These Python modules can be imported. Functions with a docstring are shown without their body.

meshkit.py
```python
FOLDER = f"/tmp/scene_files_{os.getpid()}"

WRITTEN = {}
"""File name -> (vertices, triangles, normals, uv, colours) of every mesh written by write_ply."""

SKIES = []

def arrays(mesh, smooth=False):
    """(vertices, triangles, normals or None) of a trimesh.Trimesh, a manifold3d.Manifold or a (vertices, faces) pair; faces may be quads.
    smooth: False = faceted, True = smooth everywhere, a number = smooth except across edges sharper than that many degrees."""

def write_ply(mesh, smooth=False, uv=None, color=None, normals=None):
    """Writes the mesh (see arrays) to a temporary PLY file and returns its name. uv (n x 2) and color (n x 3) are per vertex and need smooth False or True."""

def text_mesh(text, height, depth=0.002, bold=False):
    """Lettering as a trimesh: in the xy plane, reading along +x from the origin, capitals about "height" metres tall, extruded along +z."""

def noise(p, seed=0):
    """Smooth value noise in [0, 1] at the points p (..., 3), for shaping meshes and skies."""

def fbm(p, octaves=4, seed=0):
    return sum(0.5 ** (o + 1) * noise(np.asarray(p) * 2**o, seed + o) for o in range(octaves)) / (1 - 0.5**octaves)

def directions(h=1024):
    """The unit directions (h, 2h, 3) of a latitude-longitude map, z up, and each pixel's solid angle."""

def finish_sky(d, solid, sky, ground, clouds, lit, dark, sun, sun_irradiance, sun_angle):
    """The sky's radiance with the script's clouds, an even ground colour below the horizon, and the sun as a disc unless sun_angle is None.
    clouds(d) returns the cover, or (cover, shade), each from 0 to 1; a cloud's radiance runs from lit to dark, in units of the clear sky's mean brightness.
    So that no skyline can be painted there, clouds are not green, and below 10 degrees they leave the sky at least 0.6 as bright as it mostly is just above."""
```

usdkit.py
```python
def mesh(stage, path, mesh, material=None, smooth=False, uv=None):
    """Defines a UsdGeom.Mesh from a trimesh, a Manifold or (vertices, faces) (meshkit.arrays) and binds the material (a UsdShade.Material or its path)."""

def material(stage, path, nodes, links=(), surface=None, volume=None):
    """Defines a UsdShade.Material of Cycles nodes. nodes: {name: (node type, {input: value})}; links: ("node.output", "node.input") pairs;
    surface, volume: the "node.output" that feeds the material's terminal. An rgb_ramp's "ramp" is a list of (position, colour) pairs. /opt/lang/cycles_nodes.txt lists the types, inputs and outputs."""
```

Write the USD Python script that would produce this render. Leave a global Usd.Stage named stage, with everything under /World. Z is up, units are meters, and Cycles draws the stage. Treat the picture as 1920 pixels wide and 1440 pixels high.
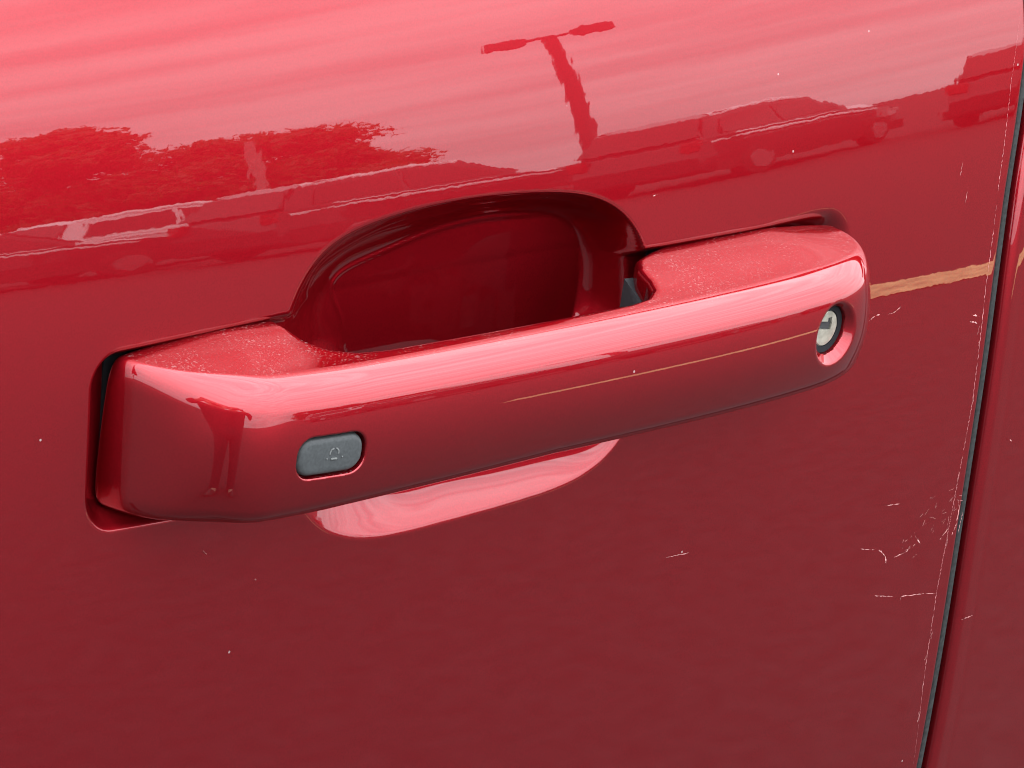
import math, random
import numpy as np, trimesh, usdkit, manifold3d, shapely
from meshkit import noise, fbm
from scipy import ndimage
from scipy.spatial import cKDTree
from pxr import Usd, UsdGeom, UsdLux, UsdShade, Gf, Sdf

random.seed(7)
stage = Usd.Stage.CreateInMemory()
UsdGeom.SetStageUpAxis(stage, 'Z')
W = UsdGeom.Xform.Define(stage, '/World')
HZ = 1.05                                   # height of the handle above the ground

# ------------------------------------------------------------------ camera
CAM_R = np.array([0.7226471550532788, -0.6780986336805068, 0.1340273565136318])
CAM_U = np.array([0.14443497830817395, 0.3377567879046407, 0.9300854204133385])
CAM_D = np.array([0.6759583022158391, 0.6527653446874836, -0.3420201433256687])
CAM_C = np.array([-0.9383416231021746, -0.913871482562477, 0.4748282006559362 + HZ])
EXPOSURE = 1.66
cam = UsdGeom.Camera.Define(stage, '/World/camera')
cam.CreateHorizontalApertureAttr(36.0)
cam.CreateVerticalApertureAttr(27.0)
cam.CreateFocalLengthAttr(36.0 * 11536.0 / 1920)
cam.CreateClippingRangeAttr(Gf.Vec2f(0.05, 2000))
cam.CreateExposureAttr(EXPOSURE)
m4 = Gf.Matrix4d(1)
for i, row in enumerate((CAM_R, CAM_U, -CAM_D, CAM_C)):
    m4.SetRow(i, Gf.Vec4d(*row, 1.0 if i == 3 else 0.0))
cam.AddTransformOp().Set(m4)

# ------------------------------------------------------------------ sky and sun (bright overcast)
SUN = np.array([-0.25, 0.55, 0.80]); SUN /= np.linalg.norm(SUN)
sun_el, sun_az = math.asin(SUN[2]), math.atan2(SUN[0], SUN[1])
SKY = 0.10
CLOUD_HI, CLOUD_LO = (13.0, 13.4, 14.2), (9.0, 9.4, 10.2)
sky_mat = usdkit.material(stage, '/World/Looks/sky', {
    'sky': ('sky_texture', {'sky_type': 'single_scattering', 'sun_disc': False, 'sun_elevation': sun_el, 'sun_rotation': sun_az}),
    'tc': ('texture_coordinate', {}),
    'mp': ('mapping', {'scale': (2.2, 2.2, 26.0)}),
    'n': ('noise_texture', {'scale': 1.6, 'detail': 5, 'roughness': 0.55}),
    'r': ('rgb_ramp', {'ramp': [(0.0, CLOUD_LO), (0.36, CLOUD_LO), (0.64, CLOUD_HI), (1.0, CLOUD_HI)]}),
    'sz': ('separate_xyz', {}), 'zr': ('map_range', {'from_min': 0.0, 'from_max': 1.0, 'to_min': 0.88, 'to_max': 2.1, 'clamp': True}),
    'mu': ('mix_color', {'blend_type': 'multiply', 'fac': 1.0, 'use_clamp': False}),
    'mx': ('mix_color', {'fac': 0.93, 'use_clamp': False}),
    'bg': ('background_shader', {'strength': SKY}),
}, [('tc.generated', 'mp.vector'), ('mp.vector', 'n.vector'), ('n.fac', 'r.fac'), ('sky.color', 'mx.a'), ('tc.generated', 'sz.vector'), ('sz.z', 'zr.value'), ('r.color', 'mu.a'), ('zr.result', 'mu.b'), ('mu.result', 'mx.b'), ('mx.result', 'bg.color')], surface='bg.background')
dome = UsdLux.DomeLight.Define(stage, '/World/sky')
UsdShade.MaterialBindingAPI.Apply(dome.GetPrim()).Bind(sky_mat)
sun = UsdLux.DistantLight.Define(stage, '/World/sun')
sun.CreateIntensityAttr(0.2); sun.CreateAngleAttr(25.0); sun.CreateNormalizeAttr(True); sun.CreateColorAttr(Gf.Vec3f(1, 0.97, 0.92))
q = Gf.Rotation(Gf.Vec3d(0, 0, 1), Gf.Vec3d(*SUN))
sun.AddTransformOp().Set(Gf.Matrix4d().SetRotate(q))

# ------------------------------------------------------------------ helpers
used = {}
def numbered(parent, name):
    k = f'{parent}/{name}'
    n = used.get(k, 0); used[k] = n + 1
    return k if n == 0 else f'{k}_{n:03d}'
def tag(p, label=None, cat=None, group=None, kind=None):
    for k, v in (('label', label), ('category', cat), ('group', group), ('kind', kind)):
        if v: p.SetCustomDataByKey(k, v)
    return p
def thing(name, label, cat, loc=(0, 0, 0), rz=0.0, group=None, scale=None):
    x = UsdGeom.Xform.Define(stage, numbered('/World', name))
    x.AddTranslateOp().Set(Gf.Vec3d(*map(float, loc)))
    if rz: x.AddRotateZOp().Set(float(rz))
    return tag(x.GetPrim(), label, cat, group)
def raw(path, v, f, n, mat):
    """A mesh with its own exact normals; faces may be quads."""
    f = np.asarray(f)
    m = UsdGeom.Mesh.Define(stage, path)
    from pxr import Vt
    m.CreatePointsAttr(Vt.Vec3fArray.FromNumpy(np.asarray(v, np.float32)))
    m.CreateFaceVertexCountsAttr(Vt.IntArray.FromNumpy(np.full(len(f), f.shape[1], np.int32)))
    m.CreateFaceVertexIndicesAttr(Vt.IntArray.FromNumpy(f.astype(np.int32).ravel()))
    m.CreateSubdivisionSchemeAttr('none')
    m.CreateNormalsAttr(Vt.Vec3fArray.FromNumpy(np.asarray(n, np.float32)))
    m.SetNormalsInterpolation('vertex')
    UsdShade.MaterialBindingAPI.Apply(m.GetPrim()).Bind(UsdShade.Material.Get(stage, mat))
    return m.GetPrim()
def obj(name, mesh, mat, parent=None, smooth=30):
    par = str(parent.GetPath()) if parent else '/World'
    return usdkit.mesh(stage, numbered(par, name), mesh, mat, smooth).GetPrim()
def box(x0, y0, z0, x1, y1, z1):
    b = trimesh.creation.box((x1 - x0, y1 - y0, z1 - z0)); b.apply_translation(((x0 + x1) / 2, (y0 + y1) / 2, (z0 + z1) / 2)); return b
def tube(pts, r, n=8):
    pts = np.asarray(pts, float); r = np.broadcast_to(r, len(pts))
    t = np.gradient(pts, axis=0); t /= np.linalg.norm(t, axis=1, keepdims=True)
    ref = np.array([0, 0, 1.0]) if abs(t[0, 2]) < 0.9 else np.array([1.0, 0, 0])
    a = np.cross(t, ref); a /= np.linalg.norm(a, axis=1, keepdims=True); b = np.cross(t, a)
    ph = np.linspace(0, 2 * np.pi, n, endpoint=False)
    v = (pts[:, None] + r[:, None, None] * (np.cos(ph)[None, :, None] * a[:, None] + np.sin(ph)[None, :, None] * b[:, None])).reshape(-1, 3)
    f = []
    for i in range(len(pts) - 1):
        for j in range(n):
            k = (j + 1) % n
            f += [(i * n + j, i * n + k, (i + 1) * n + k), (i * n + j, (i + 1) * n + k, (i + 1) * n + j)]
    v = np.vstack([v, pts[0], pts[-1]]); c0, c1 = len(v) - 2, len(v) - 1
    for j in range(n):
        k = (j + 1) % n
        f += [(c0, k, j), (c1, (len(pts) - 1) * n + j, (len(pts) - 1) * n + k)]
    m = trimesh.Trimesh(v, np.array(f), process=False); m.fix_normals(); return m

# ------------------------------------------------------------------ materials
L = '/World/Looks/'
def paint(name, dust):
    """Red metallic car paint under a glossy clear coat; dust settles on faces that look up."""
    N = {
        'geo': ('geometry', {}),
        'flake': ('noise_texture', {'scale': 2600.0, 'detail': 1}),
        'fr': ('rgb_ramp', {'ramp': [(0.3, (0.172, 0.0025, 0.0056)), (0.7, (0.205, 0.0033, 0.0074))]}),
        # orange peel of the lacquer
        'pn': ('noise_texture', {'scale': 190.0, 'detail': 2, 'roughness': 0.5}),
        'pb': ('bump', {'strength': 1.0, 'distance': 0.000005}),
        'p': ('principled_bsdf', {'metallic': 0.94, 'roughness': 0.33, 'coat_weight': 1.0, 'coat_roughness': 0.012, 'coat_ior': 1.52, 'specular_ior_level': 0.3, 'specular_tint': (0.85, 0.24, 0.28)}),
        # fine dust: grains and a veil, only where the surface looks up
        'sx': ('separate_xyz', {}), 'up': ('map_range', {'from_min': 0.88, 'from_max': 0.99, 'to_min': 0.0, 'to_max': 1.0, 'clamp': True}),
        'g1': ('noise_texture', {'scale': 1700.0, 'detail': 2, 'roughness': 0.6}),
        'g2': ('noise_texture', {'scale': 70.0, 'detail': 3}),
        'gm': ('math', {'math_type': 'multiply_add', 'value2': 0.35}), 'gr': ('map_range', {'from_min': 0.78, 'from_max': 0.98, 'to_min': 0.0, 'to_max': 1.0, 'clamp': True}),
        'amt': ('math', {'math_type': 'multiply'}), 'amt2': ('math', {'math_type': 'multiply', 'value2': dust}),
        # sparse specks everywhere
        'vs': ('voronoi_texture', {'scale': 210.0, 'feature': 'f1'}),
        'vl': ('math', {'math_type': 'less_than', 'value2': 0.065}),
        'vw': ('separate_color', {}), 'vg': ('math', {'math_type': 'greater_than', 'value2': 0.962}),
        'vv': ('math', {'math_type': 'multiply'}), 'vv2': ('math', {'math_type': 'multiply', 'value2': 0.22}), 'mx': ('math', {'math_type': 'maximum'}),
        'd': ('principled_bsdf', {'base_color': (0.42, 0.33, 0.31), 'roughness': 0.9}),
        'ms': ('mix_closure', {}),
    }
    K = [('geo.position', 'flake.vector'), ('flake.fac', 'fr.fac'), ('fr.color', 'p.base_color'),
         ('geo.position', 'pn.vector'), ('pn.fac', 'pb.height'), ('pb.normal', 'p.coat_normal'),
         ('geo.normal', 'sx.vector'), ('sx.z', 'up.value'), ('geo.position', 'g1.vector'), ('geo.position', 'g2.vector'),
         ('g2.fac', 'gm.value1'), ('g1.fac', 'gm.value3'), ('gm.value', 'gr.value'), ('gr.result', 'amt.value1'), ('up.result', 'amt.value2'), ('amt.value', 'amt2.value1'),
         ('geo.position', 'vs.vector'), ('vs.distance', 'vl.value1'), ('vs.color', 'vw.color'), ('vw.r', 'vg.value1'), ('vl.value', 'vv.value1'), ('vg.value', 'vv.value2'), ('vv.value', 'vv2.value1'),
         ('amt2.value', 'mx.value1'), ('vv2.value', 'mx.value2'),
         ('mx.value', 'ms.fac'), ('p.BSDF', 'ms.closure1'), ('d.BSDF', 'ms.closure2')]
    return usdkit.material(stage, L + name, N, K, surface='ms.closure')
paint('red_paint', 0.11)
def plain(name, col, rough=0.5, metal=0.0, coat=0.0, var=0.0, scale=60.0, spec=0.5):
    N = {'p': ('principled_bsdf', {'base_color': col, 'roughness': rough, 'metallic': metal, 'specular_ior_level': spec, 'coat_weight': coat})}
    K = []
    if var:
        N.update({'g': ('geometry', {}), 'n': ('noise_texture', {'scale': scale, 'detail': 4}),
                  'r': ('rgb_ramp', {'ramp': [(0.3, tuple(c * (1 - var) for c in col)), (0.7, tuple(min(1, c * (1 + var)) for c in col))]})})
        K = [('g.position', 'n.vector'), ('n.fac', 'r.fac'), ('r.color', 'p.base_color')]
    return usdkit.material(stage, L + name, N, K, surface='p.BSDF')
plain('black_rubber', (0.010, 0.010, 0.011), 0.9, spec=0.08)
plain('grey_rubber', (0.014, 0.0145, 0.014), 0.85, var=0.35, scale=900, spec=0.12)
plain('button_rubber', (0.021, 0.023, 0.023), 0.5, var=0.25, scale=1500, spec=0.28)
plain('dark_plastic', (0.009, 0.010, 0.011), 0.6, var=0.3, scale=1200, spec=0.25)
plain('symbol_grey', (0.065, 0.068, 0.064), 0.6, spec=0.3)
plain('lock_metal', (0.40, 0.385, 0.31), 0.33, metal=0.85, var=0.2, scale=700)
plain('slot_black', (0.006, 0.006, 0.006), 0.7)
plain('scratch_white', (0.32, 0.14, 0.13), 0.75, var=0.4, scale=2500)
plain('film_line', (0.42, 0.16, 0.16), 0.5, var=0.4, scale=800)
plain('asphalt', (0.037, 0.036, 0.037), 0.95, var=0.16, scale=22, spec=0.12)
plain('yellow_paint', (0.66, 0.41, 0.18), 0.7, var=0.35, scale=14)
plain('white_line', (0.55, 0.55, 0.52), 0.8, var=0.2, scale=9)
plain('concrete', (0.22, 0.215, 0.2), 0.9, var=0.15, scale=4)
plain('tyre', (0.02, 0.02, 0.02), 0.8)
plain('rim', (0.45, 0.45, 0.46), 0.3, metal=0.9)
plain('car_glass', (0.010, 0.011, 0.012), 0.05)
plain('lamp_lens', (0.6, 0.6, 0.58), 0.2)
plain('tail_red', (0.35, 0.01, 0.01), 0.2, coat=1.0)
plain('white_car', (0.72, 0.72, 0.72), 0.35, coat=1.0)
plain('silver_car', (0.50, 0.51, 0.53), 0.35, metal=0.6, coat=1.0)
plain('grey_car', (0.018, 0.018, 0.02), 0.6, coat=1.0, spec=0.2)
plain('dark_steel', (0.045, 0.047, 0.05), 0.5)
plain('bark', (0.07, 0.055, 0.04), 0.9, var=0.4, scale=8)
plain('skin', (0.45, 0.27, 0.19), 0.55)
plain('shirt', (0.015, 0.015, 0.018), 0.85, var=0.2, scale=20)
plain('trousers', (0.016, 0.017, 0.021), 0.85, var=0.2, scale=20)
plain('hair', (0.02, 0.014, 0.01), 0.6)
plain('shoe', (0.02, 0.02, 0.02), 0.5)
plain('phone_black', (0.012, 0.012, 0.014), 0.25)
usdkit.material(stage, L + 'leaves', {
    'o': ('geometry', {}), 'r': ('rgb_ramp', {'ramp': [(0, (0.035, 0.055, 0.015)), (1, (0.075, 0.10, 0.03))]}),
    'p': ('principled_bsdf', {'roughness': 0.6}), 't': ('translucent_bsdf', {'color': (0.06, 0.10, 0.02)}), 'm': ('mix_closure', {'fac': 0.25})},
    [('o.random_per_island', 'r.fac'), ('r.color', 'p.base_color'), ('p.BSDF', 'm.closure1'), ('t.BSDF', 'm.closure2')], surface='m.closure')

# ================================================================== the door skin (local metres: x along the car, z from the handle, outwards is -y)
zz = np.linspace(-0.9, 0.4, 5201)
zmm = zz * 1000
S_HI, S_LO, ZT, SW = 0.168, 0.045, -8.0, 18.0
ph = 6.0 + S_LO * zmm + (S_HI - S_LO) * SW * (np.logaddexp(0, (zmm - ZT) / SW) - np.logaddexp(0, (0 - ZT) / SW))
ph = np.clip(ph, -5, 38)
bz = -np.concatenate([[0], np.cumsum((np.tan(np.radians(ph))[1:] + np.tan(np.radians(ph))[:-1]) / 2 * (zz[1] - zz[0]))])
bz -= np.interp(0, zz, bz)
RX, KAPPA = 2.4, 0.025
def skin(x, z):
    """How far the unpressed door skin stands out at x, z."""
    xs = np.sign(x) * np.minimum(np.abs(x), 0.25) ; far = np.abs(x) - np.abs(xs)
    return np.interp(z + KAPPA * np.clip(x, -0.25, 0.25), zz, bz) - xs * xs / (2 * RX) - far * 0.25 / RX

def seg_sdf(P, poly):
    """Signed distance (negative inside) of points P (n, 2) to a dense closed polygon."""
    poly = np.asarray(poly); d, i = cKDTree(poly).query(P)
    best = d.copy()
    n = len(poly)
    for a, b in ((i, (i + 1) % n), ((i - 1) % n, i)):
        A, B = poly[a], poly[b]; AB = B - A
        t = np.clip(((P - A) * AB).sum(1) / np.maximum((AB * AB).sum(1), 1e-18), 0, 1)
        best = np.minimum(best, np.linalg.norm(P - A - t[:, None] * AB, axis=1))
    s = shapely.contains_xy(shapely.Polygon(poly), P[:, 0], P[:, 1])
    return np.where(s, -best, best)
def dense(ring, step):
    g = ring if isinstance(ring, shapely.Polygon) else shapely.Polygon(ring)
    ln = g.exterior; k = int(ln.length / step)
    return np.array([ln.interpolate(t, normalized=True).coords[0] for t in np.linspace(0, 1, k, endpoint=False)])
def spline_ring(pts, n=600):
    from scipy.interpolate import splprep, splev
    p = np.vstack([pts, pts[:1]]); tck, _ = splprep(p.T, s=0, per=True)
    return np.stack(splev(np.linspace(0, 1, n, endpoint=False), tck), 1)

MM = 1e-3
FOOT = dense(shapely.Polygon([(-114.4, -18.8), (-60, -19.2), (0, -16), (119.0, -14), (119.0, 19.0), (108, 19.8), (46, 20.9), (-64, 20.7), (-114.6, 18.7)]).buffer(-7).buffer(7, quad_segs=32), 0.4)
CUP = spline_ring(np.array([(-60.5, 19), (-57.8, 25.5), (-51.5, 32.5), (-36, 37.6), (-12, 39.2), (12, 37.9), (23.5, 36.4), (35.5, 32.8), (44, 26.6), (48, 20), (50, 8), (50, -8), (47, -17), (42, -23.6),
                   (33, -28.3), (17, -30.8), (-16, -32.6), (-37.5, -31.6), (-46, -28.6), (-52, -24), (-58, -14), (-61, 2)], float))
FLOOR = spline_ring(np.array([(-27, 3), (-29, 10), (-33, 19), (-22, 24), (-6, 27.2), (10, 28.6), (26, 27.6), (38, 24.5), (44, 18), (45.5, 8), (44, -2), (30, -4), (5, -4), (-14, -4), (-24, -3)], float))
def sstep(t): t = np.clip(t, 0, 1); return t * t * (3 - 2 * t)
def smax(a, b, k):
    h = np.clip(0.5 + 0.5 * (a - b) / k, 0, 1); return b + (a - b) * h + k * h * (1 - h)
def pressed(x, z):
    """Depth in mm of the handle's recess and the finger cup at x, z (mm)."""
    P = np.stack([x.ravel(), z.ravel()], 1)
    near = (np.abs(P[:, 0]) < 135) & (np.abs(P[:, 1]) < 55)
    out = np.zeros(len(P)); Q = P[near]
    df = seg_sdf(Q, FOOT); dc = seg_sdf(Q, CUP); dl = seg_sdf(Q, FLOOR)
    soft = sstep((Q[:, 0] - 85) / 30)
    t = np.clip((1.6 + 1.6 * soft - df) / (4.6 + 3.5 * soft), 0, 1)
    groove = (7.0 - 1.5 * soft) * (t ** 1.9) * (1.9 - 0.9 * t)
    u = np.maximum(2.0 - dc, 0) / np.maximum(np.maximum(2.0 - dc, 0) + np.maximum(dl, 0), 1e-6)
    k = np.interp(Q[:, 1], [-30, -5], [0.03, 0.10])
    v = np.where(u < k, u * u / (2 * k), u - k / 2) / (1 - k / 2)
    up = sstep((Q[:, 1] + 6) / 14)                              # a round scoop above, a straight ramp below
    lip = up * (1 - (1 - v) ** 1.75) + (1 - up) * v * (0.56 + 0.44 * v)
    # the floor stands upright (it leans over slightly), whatever the skin does
    cup = (skin(Q[:, 0] * MM, Q[:, 1] * MM) / MM + 19.5 + 0.04 * np.maximum(Q[:, 1], -10)) * lip - 0.22 * np.exp(-(dl / 0.5) ** 2) * np.clip((Q[:, 1] - 2) / 12, 0, 1) * np.clip((34 - Q[:, 0]) / 10, 0, 1)
    out[near] = (groove ** 4 + cup ** 4) ** 0.25
    return np.maximum(out.reshape(x.shape), 0)

GAPZ = np.array([-0.5, -0.1368, -0.0688, -0.0142, 0.0112, 0.0368, 0.0505]); GAPX = np.array([0.179, 0.179, 0.1779, 0.1792, 0.1813, 0.1864, 0.1896])
def gap_x(z):
    from scipy.interpolate import PchipInterpolator
    return PchipInterpolator(GAPZ, GAPX)(np.clip(z, -0.5, GAPZ[-1]))

def grid_mesh(X, Y, Z):
    P = np.stack([X, Y, Z], -1)
    du = np.gradient(P, axis=1); dv = np.gradient(P, axis=0)
    N = np.cross(du, dv); N /= np.maximum(np.linalg.norm(N, axis=-1, keepdims=True), 1e-15)
    r, c = X.shape; i = np.arange(r * c).reshape(r, c)
    F = np.stack([i[:-1, :-1], i[:-1, 1:], i[1:, 1:], i[1:, :-1]], -1).reshape(-1, 4)
    return P.reshape(-1, 3), F, N.reshape(-1, 3)

def spaced(fine0, fine1, step, lo, hi, grow=1.25):
    a = list(np.arange(fine0, fine1 + step / 2, step))
    s = step
    while a[-1] < hi:
        s = min(s * grow, 0.02); a.append(a[-1] + s)
    a[-1] = hi; s = step; b = []
    cur = fine0
    while cur > lo:
        s = min(s * grow, 0.02); cur -= s; b.append(cur)
    b[-1] = lo
    return np.array(b[::-1] + a)

ZV = spaced(-0.045, 0.052, 0.0005, -0.55, 0.098)
XV = spaced(-0.128, 0.124, 0.0005, -0.80, 0.165)
SHADE = 0.0035
def waves(x, z):
    """Slight pressing waves of real sheet metal."""
    p = np.stack([x * 9, z * 24, np.zeros_like(x)], -1)
    q2 = np.stack([x * 40, z * 95, np.zeros_like(x) + 3], -1)
    return 0.35e-5 * (fbm(p, 2, 3) - 0.5) + 0.14e-5 * (fbm(q2, 2, 9) - 0.5)

def door_grid():
    z1 = ZV
    # columns over the flat of the door, then the folded edge towards the gap
    edge_n = 10
    X = np.repeat(XV[None], len(z1), 0); Z = np.repeat(z1[:, None], len(XV), 1)
    gx = gap_x(z1)
    r = 0.0013
    tail = np.linspace(0, 1, 24)[1:]
    flat_end = gx - r
    xt = 0.165 + (flat_end[:, None] - 0.165) * tail[None]
    th = np.linspace(0, np.pi / 2, edge_n)[1:]
    xe = flat_end[:, None] + r * np.sin(th)[None]; ye = r * (1 - np.cos(th))[None] + 0 * xe
    xd = np.repeat(gx[:, None], 6, 1); yd = np.repeat((r + np.array([0.001, 0.003, 0.006, 0.010, 0.014, 0.018]))[None], len(z1), 0)
    X = np.hstack([X, xt, xe, xd]); Z = np.repeat(z1[:, None], X.shape[1], 1)
    drop = np.hstack([np.zeros((len(z1), len(XV) + xt.shape[1])), ye, yd])
    b = skin(X, Z) - pressed(X / MM, Z / MM) * MM - drop + waves(X, Z)
    return grid_mesh(X, -b, Z + HZ)
def rear_grid():
    z1 = spaced(-0.14, 0.07, 0.002, -0.55, 0.098)
    gx = gap_x(z1) + 0.0060
    r = 0.0032
    yd = np.array([0.022, 0.017, 0.012, 0.008, 0.0055, 0.004]) + r
    th = np.linspace(np.pi / 2, 0, 12)
    xs = np.hstack([np.repeat(gx[:, None], len(yd), 1), gx[:, None] + r * (1 - np.sin(th))[None]])
    ds = np.hstack([yd, r * (1 - np.cos(th))])
    # a faint pressed lip runs along the edge
    fl = np.concatenate([np.arange(0.0005, 0.02, 0.0005), np.linspace(0.02, 0.9, 60)])
    X = np.hstack([xs, gx[:, None] + r + fl[None]]); Z = np.repeat(z1[:, None], X.shape[1], 1)
    D = np.hstack([np.repeat(ds[None], len(z1), 0), np.repeat((0.00004 * np.exp(-((fl - 0.0035) / 0.0012) ** 2))[None], len(z1), 0)])
    b = skin(X, Z) - 0.0006 - D + waves(X, Z)
    return grid_mesh(X, -b, Z + HZ)

car = thing('red_car', 'glossy dark red car filling the picture, with a dusty pull handle and keyhole', 'car')
carp = str(car.GetPath())
front_door = raw(numbered(carp, 'front_door'), *door_grid(), L + 'red_paint')
rear_door = raw(numbered(carp, 'rear_door'), *rear_grid(), L + 'red_paint')
obj('inner_panel', box(-0.79, 0.06, 0.56, 1.05, 0.08, 1.12), L + 'black_rubber', car)
obj('sill', trimesh.util.concatenate([box(-0.80, 0.01, 0.36, 1.08, 0.14, 0.492)]), L + 'black_rubber', car)
obj('belt_moulding', box(-0.80, 0.031, HZ + 0.096, 1.08, 0.06, HZ + 0.116), L + 'black_rubber', car)
gl = np.array([(0.045, HZ + 0.112), (0.20, HZ + 0.50), (0.205, HZ + 0.50), (0.05, HZ + 0.112)])
gm = trimesh.creation.extrude_polygon(shapely.Polygon(gl), 1.88)
gm.apply_transform(np.array([[0, 0, 1, -0.80], [1, 0, 0, 0], [0, 1, 0, 0], [0, 0, 0, 1.0]]))
obj('window', gm, L + 'car_glass', car)

# grey rubber guard on the edge of the front door
zs = np.arange(-0.5, 0.095, 0.004)
gx = gap_x(zs)
prof = [(0.0002, 0.0130), (0.0002, 0.0012), (0.0006, 0.0007), (0.0019, 0.0007), (0.0024, 0.0011), (0.0026, 0.0020), (0.0026, 0.0130)]
wob = 0.00012 * (fbm(np.stack([zs * 60, zs * 0, zs * 0], -1), 2, 5) - 0.5)
rows = np.stack([np.stack([gx + a + wob, -(skin(gx, zs) - d), zs + HZ], -1) for a, d in prof], 1)
Pg, Fg, Ng = grid_mesh(rows[..., 0], rows[..., 1], rows[..., 2])
obj('edge_guard', trimesh.Trimesh(Pg, np.vstack([Fg[:, [0, 1, 2]], Fg[:, [0, 2, 3]]]), process=False), L + 'grey_rubber', car, 50)

# ================================================================== the handle: a distance field, meshed as a dual surface
def table(poly, x0, x1, y0, y1, h, soft=0):
    xs, ys = np.arange(x0, x1 + h / 2, h), np.arange(y0, y1 + h / 2, h)
    G = np.stack(np.meshgrid(xs, ys, indexing='ij'), -1)
    T = seg_sdf(G.reshape(-1, 2), poly).reshape(len(xs), len(ys))
    if soft: T = ndimage.gaussian_filter(T, soft, mode='nearest')
    C = ndimage.spline_filter(T, 3)
    return lambda x, y: ndimage.map_coordinates(C, [(np.asarray(x) - x0) / h, (np.asarray(y) - y0) / h], order=3, prefilter=False, mode='nearest')

# plan of the front (x, n) in mm
from scipy.interpolate import splprep, splev
# left end: the face swings from the end round to the front by these normals (degrees) over these lengths (mm)
cx, cn, lead = -109.3, -6.0, [(-109.3, -6.0)]
for ln_, t0, t1 in ((4, 76, 72), (14, 72, 57), (14, 57, 40), (10, 40, 9), (26, 9, 1)):
    for t in np.radians(np.linspace(t0, t1, 40)):
        cx += ln_ / 40 * math.cos(t); cn += ln_ / 40 * math.sin(t); lead.append((cx, cn))
fx = np.array([lead[-1], (-30, cn + 0.3), (0, cn + 0.3), (30, cn - 0.4), (60, cn - 1.6), (84, cn - 3.5), (98, cn - 6.0), (108, cn - 10.6), (113.8, 9), (116.3, 0)])
tk, _ = splprep(fx.T, s=0.02)
fr = np.stack(splev(np.linspace(0, 1, 160), tk), 1)
plan = shapely.Polygon([(-109.8, -30)] + lead + [tuple(p) for p in fr[1:]] + [(116.6, -2), (116.6, -30)])
pl = plan.buffer(-5, quad_segs=64).buffer(5, quad_segs=64)
D_FRONT = table(dense(pl, 0.3), -124, 124, -14, 36, 0.25, 5)
# plan of the back: the grip stands off the door, the end blocks reach into it
back = shapely.Polygon([(-140, -7), (-64, -7), (-64.5, 0), (-64.2, 6), (-61.5, 10.5), (-56, 13.4), (-48, 14.6), (-20, 15.2), (10, 15.3), (26, 15.2), (33, 14.2), (37.8, 11.2), (40.0, 7), (41.2, 2.5), (44.2, -1.5), (50.5, -4.2), (58, -7), (140, -7), (140, 60), (-140, 60)])
bk = back.buffer(3, quad_segs=32).buffer(-6, quad_segs=32).buffer(3, quad_segs=32)
D_BACK = table(dense(bk, 0.3), -124, 124, -14, 36, 0.25)
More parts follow.
